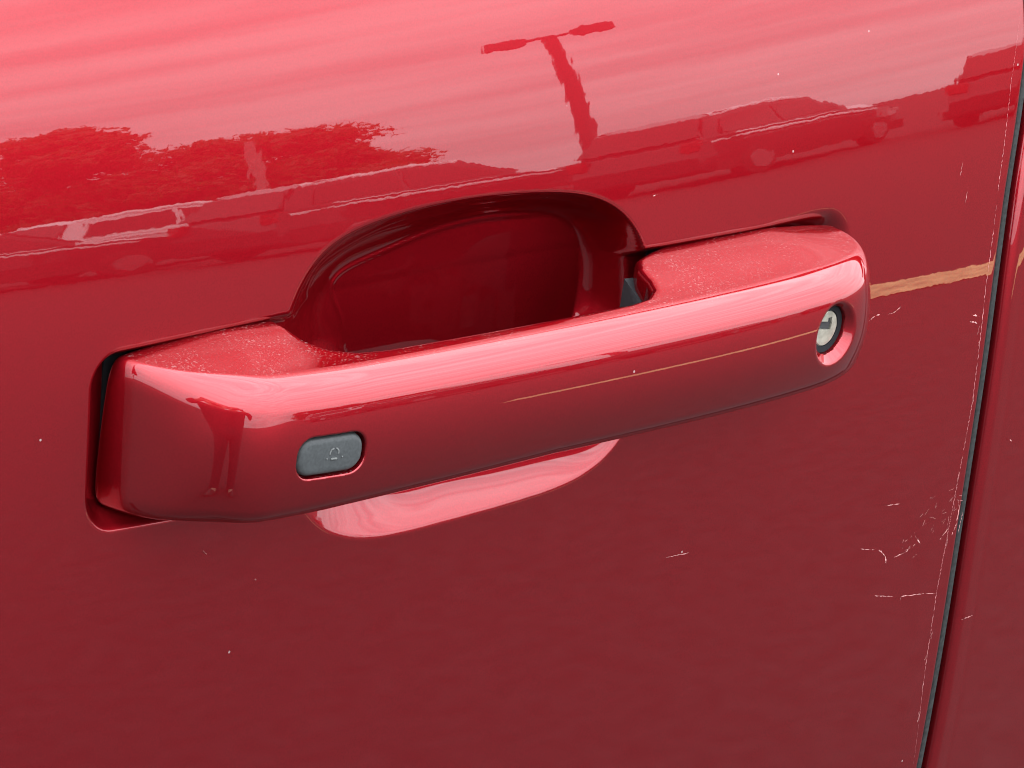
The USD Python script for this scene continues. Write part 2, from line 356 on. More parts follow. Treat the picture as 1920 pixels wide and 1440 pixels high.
# vertical section of the front, by depth a behind the front curve
def section():
    def arc(R, t0, t1, k):
        t = np.radians(np.linspace(t0, t1, k)); return R, t
    up = [(0.0, 0.0)]
    seq = [(44.0, 0, 13.8), (8.8, 13.8, 84.5)]
    a = z = 0.0; pts = [(a, z)]
    for R, t0, t1 in seq:
        for s0, s1 in zip(np.linspace(t0, t1, 61)[:-1], np.linspace(t0, t1, 61)[1:]):
            s0, s1 = np.radians([s0, s1])
            a += R * (math.cos(s0) - math.cos(s1)); z += R * (math.sin(s1) - math.sin(s0)); pts.append((a, z))
    t = math.radians(84.8); pts.append((a + 45 * math.sin(t), z + 45 * math.cos(t)))
    top = np.array(pts); zh = 44.0 * math.sin(math.radians(13.8))
    a = z = 0.0; pts = []
    for R, t0, t1 in [(44.0, 0, 13), (6.5, 13, 76)]:
        for s0, s1 in zip(np.linspace(t0, t1, 61)[:-1], np.linspace(t0, t1, 61)[1:]):
            s0, s1 = np.radians([s0, s1])
            a += R * (math.cos(s0) - math.cos(s1)); z -= R * (math.sin(s1) - math.sin(s0)); pts.append((a, z))
    t = math.radians(76); pts.append((a + 45 * math.sin(t), z - 45 * math.cos(t)))
    ring = np.vstack([top, np.array(pts)[::-1]])
    ring[:, 1] += 11.6 - zh
    return ring
D_SEC = table(dense(section(), 0.15), -10, 38, -32, 32, 0.25)
LOCK = np.array([90.6, 0.0, 4.2]); LA = np.array([math.sin(math.radians(8)), math.cos(math.radians(8))])   # axis in x, n
def lock_coords(x, n, z):
    s = (x - LOCK[0]) * LA[0] + (n - 0) * LA[1]
    t = (x - LOCK[0]) * LA[1] - (n - 0) * LA[0]
    return s, np.hypot(t + 3.15, z - LOCK[2])                  # the axis leans, so it passes the face at LOCK
BTN = np.array([-71.4, 1.2])
def rrect(x, z, hx, hz, r):
    qx, qz = np.abs(x) - hx + r, np.abs(z) - hz + r
    return np.hypot(np.maximum(qx, 0), np.maximum(qz, 0)) + np.minimum(np.maximum(qx, qz), 0) - r
def body(x, n, z):
    a = -D_FRONT(x, n)
    z = z - np.interp(x, [-108, -62, 0, 120], [-2.4, -0.1, 1.8, 1.8]) * (1 - sstep((z + 9) / 15))      # the underside rises to the rear
    d1 = D_SEC(a + 11.0 * (1 - sstep((n + 2) / 19)) * (1 - np.exp(-np.maximum(a, -2) / 3)), z)      # the edge is tighter where the end meets the door
    return smax(d1, D_BACK(x, n), 2.2)
def handle_sdf(p):
    x, n, z = p[..., 0], p[..., 1], p[..., 2]
    d = body(x, n, z)
    s, r = lock_coords(x, n, z)
    s_face = 22.2
    cone = (r - 5.9 - np.clip(s - (s_face - 2.0), 0, 30) * 1.05) * 0.69
    d = smax(d, -np.maximum(cone, (s_face - 12) - s), 0.5)
    btn = rrect(x - BTN[0], z - BTN[1], 9.2, 4.8, 4.0)
    d = smax(d, -np.maximum(btn, -(body(x, n, z) + 3.0)), 0.5)
    return d
def button_sdf(p):
    x, n, z = p[..., 0], p[..., 1], p[..., 2]
    return smax(smax(rrect(x - BTN[0], z - BTN[1], 8.85, 4.45, 3.8), body(x, n, z) + 0.25, 1.6), -(body(x, n, z) + 5), 0.3)
def surface_net(f, lo, hi, h):
    ax = [np.arange(a, b + h, h) for a, b in zip(lo, hi)]
    G = np.stack(np.meshgrid(*ax, indexing='ij'), -1)
    V = np.concatenate([f(g[None])[0][None] if False else f(g)[None] for g in G])
    S = V < 0
    nx, ny, nz = S.shape
    c = np.zeros((nx - 1, ny - 1, nz - 1), int)
    for a in (0, 1):
        for b in (0, 1):
            for d in (0, 1): c += S[a:nx - 1 + a, b:ny - 1 + b, d:nz - 1 + d]
    act = (c > 0) & (c < 8)
    idx = -np.ones(c.shape, int); idx[act] = np.arange(act.sum())
    P = np.stack(np.nonzero(act), 1) * h + np.array(lo) + h / 2
    e = 0.02
    def grad(P):
        return np.stack([(f(P + d) - f(P - d)) / (2 * e) for d in np.eye(3) * e], -1)
    for _ in range(5):
        g = grad(P); v = f(P); s = v / np.maximum((g * g).sum(1), 0.15)
        P = P - np.clip(s, -h, h)[:, None] * g
    N = grad(P); N /= np.maximum(np.linalg.norm(N, axis=1, keepdims=True), 1e-9)
    F = []
    def quads(edge, a, b, c_, d):
        i = np.stack(np.nonzero(edge[0] != edge[1]), 1)
        return i, edge[0][tuple(i.T)]
    for axis in range(3):
        o = [k for k in range(3) if k != axis]
        sl0 = [slice(None)] * 3; sl1 = [slice(None)] * 3; sl0[axis] = slice(0, -1); sl1[axis] = slice(1, None)
        A, B = S[tuple(sl0)], S[tuple(sl1)]
        i = np.stack(np.nonzero(A != B), 1)
        ok = np.all([(i[:, k] > 0) & (i[:, k] < S.shape[k] - 1) for k in o], 0); i = i[ok]
        ins = A[tuple(i.T)]
        def cell(du, dv):
            j = i.copy(); j[:, o[0]] += du; j[:, o[1]] += dv; return idx[tuple(j.T)]
        qd = np.stack([cell(-1, -1), cell(0, -1), cell(0, 0), cell(-1, 0)], 1)
        flip = ins if axis != 1 else ~ins
        qd[~flip] = qd[~flip][:, ::-1]
        F.append(qd)
    F = np.vstack(F)
    return P, F[(F >= 0).all(1)], N
def to_world(P, N):
    v = np.stack([P[:, 0] * MM, -P[:, 1] * MM, P[:, 2] * MM + HZ], -1); n = np.stack([N[:, 0], -N[:, 1], N[:, 2]], -1)
    return v, n
P, F, N = surface_net(handle_sdf, (-118, -9, -26), (121, 32, 26), 0.4)
v, n = to_world(P, N)
handle = raw(numbered(carp, 'door_handle'), v, F[:, ::-1], n, L + 'red_paint')
hp = str(handle.GetPath())
P, F, N = surface_net(button_sdf, (-82, 16, -6), (-58, 30, 9), 0.3)
v, n = to_world(P, N)
btn = raw(numbered(hp, 'lock_button'), v, F[:, ::-1], n, L + 'button_rubber'); tag(btn, 'dark grey rubber lock button')

def front_n(x, z):
    """Where the handle's face stands (mm) at x, z."""
    ns = np.linspace(5, 30, 251); d = body(np.full(251, x), ns, np.full(251, z)); return ns[np.nonzero(d < 0)[0][-1]]
# padlock sign on the button: shackle, body line and two dots
def on_button(u, w, lift=0.0):
    x, z = BTN[0] + u, BTN[1] + w
    return np.array([x * MM, -(front_n(x, z) - 0.25 + lift) * MM, z * MM + HZ])
sym = []
a = np.radians(np.linspace(-15, 195, 19))
sym.append(tube([on_button(0.6 + 1.15 * math.cos(t), 0.55 + 1.15 * math.sin(t)) for t in a], 0.00022, 6))
sym.append(tube([on_button(0.6 + t, -0.75) for t in np.linspace(-0.8, 0.8, 5)], 0.00030, 6))
for t in (-1.9, 2.3): sym.append(tube([on_button(0.6 + t + k, -0.55) for k in (-0.15, 0, 0.15)], 0.00020, 6))
for m_ in sym: obj('lock_symbol', m_, L + 'symbol_grey', handle, True)

# key lock in its bevelled hole
def lock_frame(m):
    """A mesh about +z (mm) moved onto the lock's axis."""
    m = m.copy(); T = np.eye(4)
    ax = np.array([LA[0], -LA[1], 0.0]); ux = np.array([LA[1], LA[0], 0.0]); uz = np.array([0, 0, 1.0])
    T[:3, 0], T[:3, 1], T[:3, 2] = ux, uz, ax
    o2 = np.array([LOCK[0] - 3.15 * LA[1], 3.15 * LA[0]])
    T[:3, 3] = (o2[0], -o2[1], LOCK[2])
    m.apply_transform(T); m.apply_scale(MM); m.apply_translation((0, 0, HZ)); 
    if np.linalg.det(T[:3, :3]) < 0: m.invert()
    return m
s0 = 22.2
ring = trimesh.creation.revolve(np.array([(4.4, s0 - 9), (4.4, s0 - 3.2), (4.5, s0 - 3.05), (5.2, s0 - 3.0), (5.8, s0 - 2.9), (5.86, s0 - 9)]), sections=64)
obj('lock_ring', lock_frame(ring), L + 'black_rubber', handle)
cyl = manifold3d.Manifold.cylinder(1.6, 4.38, 4.38, 64).translate([0, 0, s0 - 5.0]) + manifold3d.Manifold.cylinder(0.25, 4.38, 4.1, 64).translate([0, 0, s0 - 3.4])
slot = manifold3d.Manifold.cube([5.2, 1.9, 3.0], True).rotate([0, 0, -12]).translate([-0.6, 0.9, s0 - 3.4]) + manifold3d.Manifold.cube([1.5, 2.6, 3.0], True).translate([1.0, 1.3, s0 - 3.4])
mm = (cyl - slot).to_mesh()
obj('key_lock', lock_frame(trimesh.Trimesh(mm.vert_properties[:, :3], mm.tri_verts)), L + 'lock_metal', handle)
sl_ = manifold3d.Manifold.cube([5.0, 1.84, 1.0], True).rotate([0, 0, -12]).translate([-0.6, 0.9, s0 - 4.1]) + manifold3d.Manifold.cube([1.44, 2.5, 1.0], True).translate([1.0, 1.3, s0 - 4.1])
sl_ = sl_.to_mesh(); sl = trimesh.Trimesh(sl_.vert_properties[:, :3], sl_.tri_verts)
obj('key_slot', lock_frame(sl), L + 'slot_black', handle)

# black gaskets under the two end blocks, tilted with the skin
for x0, x1 in ((-107.3, -66.0), (56.0, 115.0)):
    g = shapely.box(x0, -19.0, x1, 20.2).buffer(-5).buffer(5, quad_segs=16)
    e = trimesh.creation.extrude_polygon(g, 4.2)
    v = np.array(e.vertices) * MM
    outw = skin(v[:, 0], v[:, 1]) - 0.0106 + v[:, 2]
    obj('handle_gasket', trimesh.Trimesh(np.stack([v[:, 0], -outw, v[:, 1] + HZ], -1), e.faces[:, ::-1], process=False), L + 'black_rubber', handle)
# grey plastic stop between the fixed block and the cup
pc = manifold3d.Manifold.hull_points(np.array([(40.9, -1, 16.6), (39.7, 6, 13.6), (38.2, 9.5, 10.2), (37.5, 10.5, 7.5), (37.8, 10.5, 2.0), (40.6, -1, 2.0), (50, -1, 16), (50, 6, 13), (50, 10, 9), (50, 10, 2.0), (50, -1, 2.0)]))
mm = pc.to_mesh(); v = mm.vert_properties[:, :3]
obj('end_stop', trimesh.Trimesh(np.stack([v[:, 0] * MM, -v[:, 1] * MM, v[:, 2] * MM + HZ], -1), mm.tri_verts[:, ::-1]), L + 'dark_plastic', handle)

# ------------------------------------------------------------------ scratches, chips and the edge of the protective film
def on_skin(x, z, lift):
    return np.stack([x, -(skin(x, z) + waves(x, z) + lift), z + HZ], -1)
def ribbon(x, z, w, rng, lift=0.00004):
    """A ragged flat scrape along the path x, z (m), w wide."""
    x, z = np.asarray(x, float), np.asarray(z, float)
    t = np.linspace(0, 1, max(8, int(np.hypot(np.diff(x), np.diff(z)).sum() / 0.0004)))
    s = np.linspace(0, 1, len(x)); x, z = np.interp(t, s, x), np.interp(t, s, z)
    tx, tz = np.gradient(x), np.gradient(z); l = np.hypot(tx, tz); nx, nz = -tz / l, tx / l
    ww = 0.55 * w * (0.1 + rng.random(len(t))) * np.minimum(1, 6 * np.minimum(t, 1 - t) + 0.1)
    ww *= (rng.random(len(t)) > 0.25)
    c = 0.3 * w * (rng.random(len(t)) - 0.5)
    A = on_skin(x + nx * (c + ww / 2), z + nz * (c + ww / 2), lift); B = on_skin(x + nx * (c - ww / 2), z + nz * (c - ww / 2), lift)
    k = len(t); i = np.arange(k - 1)
    f = np.vstack([np.stack([i, i + k, i + k + 1], 1), np.stack([i, i + k + 1, i + 1], 1)])
    keep = (ww[:-1] > 0) | (ww[1:] > 0); f = f[np.concatenate([keep, keep])]
    m = trimesh.Trimesh(np.vstack([A, B]), f, process=False)
    nn = np.cross(m.triangles[:, 1] - m.triangles[:, 0], m.triangles[:, 2] - m.triangles[:, 0])
    if (nn[:, 1] > 0).mean() > 0.5: m.faces = m.faces[:, ::-1]
    return m
def path(*pts): q_ = np.array(pts) * MM; return q_[:, 0], q_[:, 1]
rng = np.random.default_rng(11)
fp = path((187.0, 58.5), (182.7, 42.5), (178.5, 18.2), (176.1, -6.9), (175.8, -37.2), (174.2, -57.3), (173.4, -70.8), (172.7, -86.5), (173.5, -107.1), (176.6, -136.2))
obj('film_edge', ribbon(*fp, 0.00022, rng), L + 'film_line', car, False)
marks = [   # paths on the skin (mm), width (m)
    ([(176.7, -63.5), (176.3, -69.2), (175.0, -71.8)], 0.0006),
    ([(178.4, -66.0), (177.7, -71.6)], 0.0004),
    ([(173.5, -69.3), (171.2, -71.0), (170.5, -71.9)], 0.0006),
    ([(144.3, -68.9), (147.1, -70.3), (149.2, -72.3), (149.8, -74.0)], 0.0007),
    ([(138.4, -67.9), (144.4, -69.4)], 0.0003),
    ([(152.7, -73.0), (157.5, -72.4), (158.7, -70.9)], 0.0005),
    ([(160.6, -69.3), (162.8, -71.5)], 0.0005),
    ([(146.1, -58.0), (152.0, -58.6)], 0.0003),
    ([(157.8, -86.0), (158.3, -84.6), (167.4, -85.8), (172.4, -86.7)], 0.0004),
    ([(146.4, -82.0), (155.2, -84.0)], 0.0003),
    ([(130.7, -8.0), (133.0, -6.9), (136.0, -6.8)], 0.0005),
    ([(137.9, -7.3), (140.3, -7.3), (143.0, -6.1)], 0.0003),
    ([(171.5, -12.9), (174.6, -14.0)], 0.0012),
    ([(170.9, -14.5), (174.0, -15.5)], 0.0008),
    ([(51.5, 33.8), (52.8, 34.0)], 0.0006),
    ([(185.3, -96.8), (190.0, -96.5)], 0.0004),
    ([(193.8, -49.6), (194.8, -50.2)], 0.0006),
    ([(65.1, -56.2), (73.8, -56.5)], 0.0003),
    ([(-82.0, -28.8), (-80.7, -30.0)], 0.0003),
    ([(-66.1, -38.1), (-65.8, -38.5)], 0.0005),
    ([(163.0, 23.1), (164.0, 26.9)], 0.0003),
    ([(165.5, 16.2), (166.3, 20.0)], 0.0003),
    ([(171.1, -58.9), (173.1, -58.7)], 0.00015),
    ([(156.4, -72.0), (159.4, -71.6)], 0.00015),
    ([(175.9, -62.5), (176.4, -64.6)], 0.00011),
    ([(167.1, -67.1), (166.1, -68.8)], 0.0002),
    ([(159.5, -67.2), (160.1, -69.3)], 0.00016),
    ([(163.4, -62.8), (164.3, -62.2)], 0.00012),
    ([(170.6, -67.9), (171.6, -66.4)], 0.00016),
    ([(164.2, -59.2), (163.7, -59.6)], 0.0002),
    ([(161.9, -63.2), (160.7, -63.9)], 0.00019),
    ([(169.9, -67.1), (171.3, -66.5)], 0.00011),
    ([(169.7, -64.8), (171.5, -64.7)], 0.0002),
    ([(162.3, -63.9), (163.6, -62.9)], 0.00019),
    ([(171.9, -62.0), (173.4, -61.0)], 0.00016),
    ([(174.5, -58.0), (174.4, -59.2)], 0.00018),
    ([(174.5, -60.4), (174.3, -61.5)], 0.00012),
    ([(163.1, -65.0), (162.4, -66.7)], 0.00016),
    ([(161.8, -74.0), (160.2, -74.7)], 0.00015),
    ([(156.1, -69.5), (157.0, -69.1)], 0.00021),
    ([(164.8, -64.8), (167.5, -65.5)], 0.00015),
    ([(166.7, -61.6), (166.7, -63.0)], 0.0001),
    ([(155.9, -70.5), (155.4, -71.3)], 0.00017),
    ([(174.3, -64.9), (175.7, -64.5)], 0.00019),
    ([(175.0, -62.1), (177.8, -62.8)], 0.0002),
    ([(164.3, -59.8), (165.9, -59.2)], 0.00011),
    ([(155.6, -68.6), (155.1, -69.8)], 0.00016),
    ([(166.7, -61.2), (166.8, -62.6)], 0.00017),
    ([(160.8, -70.8), (159.3, -71.8)], 0.00021),
    ([(161.6, -69.6), (161.3, -70.5)], 0.00013),
    ([(172.9, -61.0), (173.2, -62.8)], 0.00016),
    ([(167.3, -68.7), (166.8, -69.5)], 0.00012),
    ([(170.5, -63.7), (169.6, -64.2)], 0.00014),
    ([(158.6, -68.4), (158.2, -68.9)], 0.00017),
    ([(175.7, -61.1), (177.3, -61.4)], 0.0002),
    ([(163.2, -66.3), (164.6, -66.0)], 0.00011),
    ([(173.8, -97.4), (173.7, -100.0)], 0.00025),
    ([(174.5, -54.4), (174.3, -56.9)], 0.00017),
    ([(175.6, -20.6), (175.3, -22.1)], 0.0002),
    ([(174.2, -61.9), (174.6, -66.0)], 0.00014),
    ([(173.9, -54.2), (174.0, -56.8)], 0.00023),
    ([(175.1, -16.1), (174.6, -19.3)], 0.00016),
    ([(172.8, -65.8), (172.8, -70.0)], 0.00013),
    ([(173.6, -70.8), (173.8, -74.4)], 0.00022),
    ([(176.2, -34.6), (176.0, -37.1)], 0.00022),
    ([(173.5, -100.6), (173.2, -102.2)], 0.00017),
    ([(174.7, -119.0), (174.8, -122.4)], 0.0002),
    ([(173.2, -102.3), (173.7, -106.5)], 0.00019),
    ([(174.8, -120.5), (174.6, -123.4)], 0.00019),
    ([(174.0, -111.3), (173.8, -113.5)], 0.00017),
    ([(173.2, -103.8), (172.6, -105.2)], 0.00026),
    ([(174.2, -119.9), (174.7, -123.4)], 0.00015),
]
for pts, w in marks:
    obj('scratch', ribbon(*path(*pts), w, rng), L + 'scratch_white', car, False)

# ================================================================== what stands behind the photographer and mirrors in the paint
def polar(az, dist): return np.array([0.02 + dist * math.sin(math.radians(az)), -dist * math.cos(math.radians(az)), 0.0])
g = box(-150, -200, -0.5, 200, 60, 0.0)
tag(obj('ground', g, L + 'asphalt'), 'grey asphalt of the car park mirrored in the lower door', 'ground', kind='structure')
# wide yellow painted line
c0, c1 = polar(43.0, 5.65), polar(70, 5.9)
d = c1 - c0; ln = np.linalg.norm(d); d /= ln; e_ = np.array([-d[1], d[0], 0])
st = np.linspace(0, ln, 60); wv = 0.05 * (fbm(np.stack([st * 3, 0 * st, 0 * st], -1), 3, 2) - 0.5); wv2 = 0.05 * (fbm(np.stack([st * 3, 0 * st, 0 * st + 5], -1), 3, 2) - 0.5)
lv = np.vstack([c0 + d * st[:, None] + e_ * (wv - 0.16)[:, None], c0 + d * st[:, None] + e_ * (wv2 + 0.16)[:, None]]) + (0, 0, 0.004)
i_ = np.arange(59); yl = trimesh.Trimesh(lv, np.vstack([np.stack([i_, i_ + 1, i_ + 61], 1), np.stack([i_, i_ + 61, i_ + 60], 1)]), process=False)
tag(obj('yellow_line', yl, L + 'yellow_paint', None, False), 'wide yellow painted line on the asphalt, mirrored beside the keyhole', 'road marking')

def side_shape():
    """Side outline of a hatchback, x forward, and its window band."""
    body_ = [(-2.1, 0.32), (-2.16, 0.62), (-2.08, 0.98), (-1.98, 1.02), (0.75, 1.00), (1.75, 0.88), (2.10, 0.72), (2.15, 0.45), (2.08, 0.26), (-2.0, 0.24)]
    cabin = [(-2.02, 1.00), (-1.78, 1.50), (-1.5, 1.58), (-0.4, 1.61), (0.15, 1.56), (0.95, 0.99)]
    return body_, cabin
def car_model(name, label, loc, rz, mat, group=None, tall=1.0, trim='white_car', belt=0.12):
    t = thing(name, label, 'car', loc, rz, group)
    b, cab = side_shape()
    def slab(poly, hw, taper, bev=0.05, base=None):
        g = shapely.Polygon(poly).buffer(-bev).buffer(bev, quad_segs=4)
        m = trimesh.creation.extrude_polygon(g, 2 * hw)
        m = m.subdivide_to_size(0.35)
        v = np.array(m.vertices); out = np.stack([v[:, 0], v[:, 2] - hw, v[:, 1]], -1)
        zt = np.clip((out[:, 2] - base) / 0.6, 0, 1) if base else 0 * out[:, 2]
        out[:, 1] *= 1 - taper * zt
        endt = np.clip((np.abs(out[:, 0]) - 1.4) / 0.75, 0, 1); out[:, 1] *= 1 - 0.16 * endt ** 2
        out[:, 2] *= tall
        m = trimesh.Trimesh(out, m.faces[:, ::-1], process=True); m.fix_normals(); return m
    def wheel_cut(m):
        return m
    obj('body', slab(b, 0.88, 0.03, base=0.6), L + mat, t, 35)
    obj('cabin', slab(cab, 0.80, 0.22, base=1.0), L + mat, t, 35)
    for s in (-1, 1):
        for win in ([(-1.72, 1.08), (-1.60, 1.42), (-0.62, 1.50), (-0.62, 1.08)], [(-0.54, 1.08), (-0.54, 1.50), (0.10, 1.46), (0.70, 1.07)]):
            zz_ = np.array(win); zt = np.clip((zz_[:, 1] - 1.0) / 0.6, 0, 1); yo = 0.80 * (1 - 0.22 * zt) + 0.012
            q_ = np.stack([zz_[:, 0], s * yo, zz_[:, 1] * tall], -1); q2 = q_.copy(); q2[:, 1] -= s * 0.03
            mm = trimesh.Trimesh(np.vstack([q_, q2]), [(0, 1, 2), (0, 2, 3), (4, 6, 5), (4, 7, 6), (0, 4, 5), (0, 5, 1), (1, 5, 6), (1, 6, 2), (2, 6, 7), (2, 7, 3), (3, 7, 4), (3, 4, 0)]); mm.fix_normals()
            obj('side_window', mm, L + 'car_glass', t, False)
    for (x0, z0, x1, z1), nm in (((-2.03, 1.06, -1.80, 1.48), 'rear_window'), ((0.25, 1.52, 0.93, 1.05), 'windscreen')):
        dx, dz = x1 - x0, z1 - z0; l = math.hypot(dx, dz); nx, nz = (-dz / l, dx / l) if nm == 'rear_window' else (-dz / l, dx / l)
        if nm == 'rear_window' and nx > 0: nx, nz = -nx, -nz
        if nm == 'windscreen' and nx < 0: nx, nz = -nx, -nz
        vs = []
        for off in (0.03, 0.0):
            for (px, pz, hw) in ((x0, z0, 0.70), (x1, z1, 0.60)) if nm == 'rear_window' else ((x0, z0, 0.58), (x1, z1, 0.72)):
                for s in (-1, 1): vs.append((px + nx * off, s * hw, (pz + nz * off) * tall))
        mm = trimesh.convex.convex_hull(np.array(vs)); obj(nm, mm, L + 'car_glass', t, False)
    for s in (-1, 1):
        def strip(pts, w, tilt):
            p_ = np.array([(x, s * y, z * tall) for x, y, z in pts]); q_ = p_ + np.array([0, -s * w * math.cos(tilt), w * math.sin(tilt)])
            k_ = len(p_); i2 = np.arange(k_ - 1)
            lo = np.vstack([p_, q_, p_ - (0, 0, 0.03), q_ - (0, 0, 0.03)])
            f_ = []
            for a0, b0 in ((0, k_), (k_, 3 * k_), (3 * k_, 2 * k_), (2 * k_, 0)):
                for i3 in i2: f_ += [(a0 + i3, a0 + i3 + 1, b0 + i3 + 1), (a0 + i3, b0 + i3 + 1, b0 + i3)]
            m_ = trimesh.Trimesh(lo, f_, process=False); m_.fix_normals(); return m_
        obj('belt_trim', strip([(-2.0, 0.80, 0.93), (-1.4, 0.885, 0.95), (0.6, 0.885, 0.93), (1.4, 0.875, 0.87), (2.0, 0.76, 0.74)], belt, 0.75), L + trim, t, False)
        obj('roof_rail', strip([(-1.7, 0.64, 1.53), (-1.2, 0.655, 1.57), (-0.3, 0.655, 1.585), (0.2, 0.66, 1.53)], 0.07, 0.6), L + trim, t, False)
    obj('bonnet', slab([(0.85, 1.0), (1.78, 0.885), (1.78, 0.90), (0.86, 1.02)], 0.74, 0.0, bev=0.002), L + trim, t, 35)
    obj('sill', box(-2.0, -0.885, 0.24 * tall, 2.0, 0.885, 0.44 * tall), L + 'tyre', t, False)
    for x in (-1.30, 1.32):
        for s in (-1, 1):
            w = trimesh.creation.revolve(np.array([(0.0, -0.1), (0.27, -0.1), (0.315, -0.09), (0.33, -0.06), (0.33, 0.06), (0.315, 0.09), (0.27, 0.1), (0.0, 0.1)]), sections=28)
            w.apply_transform(trimesh.transformations.rotation_matrix(math.pi / 2, (1, 0, 0))); w.apply_translation((x, s * 0.82, 0.33))
            wo = obj('wheel', w, L + 'tyre', t)
            r_ = trimesh.creation.cylinder(0.20, 0.03, sections=20); r_.apply_transform(trimesh.transformations.rotation_matrix(math.pi / 2, (1, 0, 0))); r_.apply_translation((x, s * 0.925, 0.33))
            obj('rim', r_, L + 'rim', wo)
    for s in (-1, 1):
        obj('headlight', box(1.93, s * 0.62 - 0.14, 0.64 * tall, 2.10, s * 0.62 + 0.14, 0.78 * tall), L + 'lamp_lens', t, False)
        obj('tail_lamp', box(-2.17, s * 0.66 - 0.09, 0.78 * tall, -2.03, s * 0.66 + 0.09, 1.0 * tall), L + 'tail_red', t, False)
    return t
row = [(31.0, 24, 'grey_car', 'dark car with pale belt line mirrored at the left edge of the door', 1.0),
       (36.2, 27, 'white_car', 'white car mirrored under the tree, left of the finger cup', 1.08),
       (41.0, 23.5, 'grey_car', 'dark car with pale belt line mirrored just above the finger cup', 1.06),
       (49.6, 23.5, 'grey_car', 'dark car with pale belt line mirrored right of the lamp post foot', 1.02),
       (58.2, 24, 'grey_car', 'dark car mirrored at the right edge of the door beside the panel gap', 1.02)]
for az, dist, mat, label, tall in row:
    car_model('parked_car', label, polar(az, dist), (90 - az) - 180 + 70 + 60 + 0, mat, None, tall, belt=0.26 if az > 45 else 0.13)

# double-armed lamp post
p0 = polar(45.7, 50)
t = thing('lamp_post', 'tall double armed car park lamp mirrored in the pale upper door', 'lamp post', p0)
obj('base', trimesh.creation.cylinder(0.32, 0.7, sections=20, transform=trimesh.transformations.translation_matrix((0, 0, 0.35))), L + 'concrete', t)
obj('pole', tube([(0, 0, 0.65), (0, 0, 4), (0, 0, 8.1)], [0.22, 0.21, 0.19], 12), L + 'dark_steel', t)
aa = np.array([math.cos(math.radians(45)), math.sin(math.radians(45)), 0])
obj('arm', tube([-0.6 * aa + (0, 0, 8.05), 0.6 * aa + (0, 0, 8.05)], 0.06, 8), L + 'dark_steel', t)
for s in (-1, 1):
    hd = trimesh.convex.convex_hull(np.array([s * a_ * aa + b_ * np.array([-aa[1], aa[0], 0]) + (0, 0, h_) for a_, b_, h_ in ((0.45, 0.12, 7.93), (0.45, -0.12, 7.93), (0.45, 0.12, 8.17), (0.45, -0.12, 8.17), (0.7, 0.22, 7.82), (0.7, -0.22, 7.82), (0.75, 0.2, 8.28), (0.75, -0.2, 8.28), (1.45, 0.22, 7.85), (1.45, -0.22, 7.85), (1.4, 0.16, 8.26), (1.4, -0.16, 8.26))]))
    obj('lamp_head', hd, L + 'dark_steel', t)
# pale pole in front of the trees
p1 = polar(38.0, 40)
tag(obj('pale_pole', tube([p1, p1 + (0, 0, 2.5), p1 + (0, 0, 4.4)], [0.12, 0.11, 0.10], 12), L + 'concrete'), 'pale concrete pole mirrored in front of the tree left of the finger cup', 'pole')

def tree(az, dist, h, spread, label, seed):
    r = np.random.default_rng(seed); p = polar(az, dist)
    t = thing('tree', label, 'tree', p, 0)
    tr = [tube([(0, 0, 0), (0.05, 0, h * 0.25), (0.0, 0.1, h * 0.55)], [0.22, 0.17, 0.09], 9)]
    for k in range(6):
        a_ = k * 1.05 + r.random(); tr.append(tube([(0.02, 0.02, h * (0.25 + 0.04 * k)), (math.cos(a_) * spread * 0.45, math.sin(a_) * spread * 0.45, h * (0.5 + 0.05 * k))], [0.08, 0.02], 6))
    obj('trunk', trimesh.util.concatenate(tr), L + 'bark', t)
    cl = []
    for k in range(90):
        a_, q_ = r.random() * 6.28, math.sqrt(r.random()); zc = 0.10 + 0.84 * r.random()
        w_ = spread * (1 - (max(zc - 0.35, 0) / 0.62) ** 2) ** 0.5
        cl.append((q_ * w_ * math.cos(a_), q_ * w_ * math.sin(a_), zc * h, 0.45 + 0.5 * r.random()))
    cl = np.array(cl); nl = 16000
    ci = cl[r.integers(0, len(cl), nl)]
    dirs = r.normal(size=(nl, 3)); dirs /= np.linalg.norm(dirs, axis=1, keepdims=True)
    cen = ci[:, :3] + dirs * (ci[:, 3:] * r.random((nl, 1)) ** 0.5) * (1, 1, 0.75)
    u = r.normal(size=(nl, 3)); u /= np.linalg.norm(u, axis=1, keepdims=True); w_ = np.cross(u, dirs); w_ /= np.maximum(np.linalg.norm(w_, axis=1, keepdims=True), 1e-6)
    sz = (0.09 + 0.10 * r.random((nl, 1)))
    V = np.stack([cen - u * sz, cen + w_ * sz * 0.5, cen + u * sz, cen - w_ * sz * 0.5], 1).reshape(-1, 3)
    i = np.arange(nl)[:, None] * 4
    Fq = np.vstack([i + [0, 1, 2], i + [0, 2, 3]])
    obj('crown', trimesh.Trimesh(V, Fq, process=False), L + 'leaves', t, False)
tree(38.2, 45, 5.1, 2.9, 'round dark tree mirrored as a red dome left of the finger cup', 3)
tree(40.0, 47, 3.4, 1.8, 'low tree mirrored just left of the lamp post, behind the dark car', 8)
tree(34.0, 46, 7.0, 1.9, 'taller tree mirrored left of the round tree', 4)
tree(30.6, 45, 6.3, 2.4, 'tree mirrored at the left edge of the door', 5)
tree(26.8, 46, 6.5, 2.4, 'tree behind the silver car, outermost of the mirrored trees', 6)

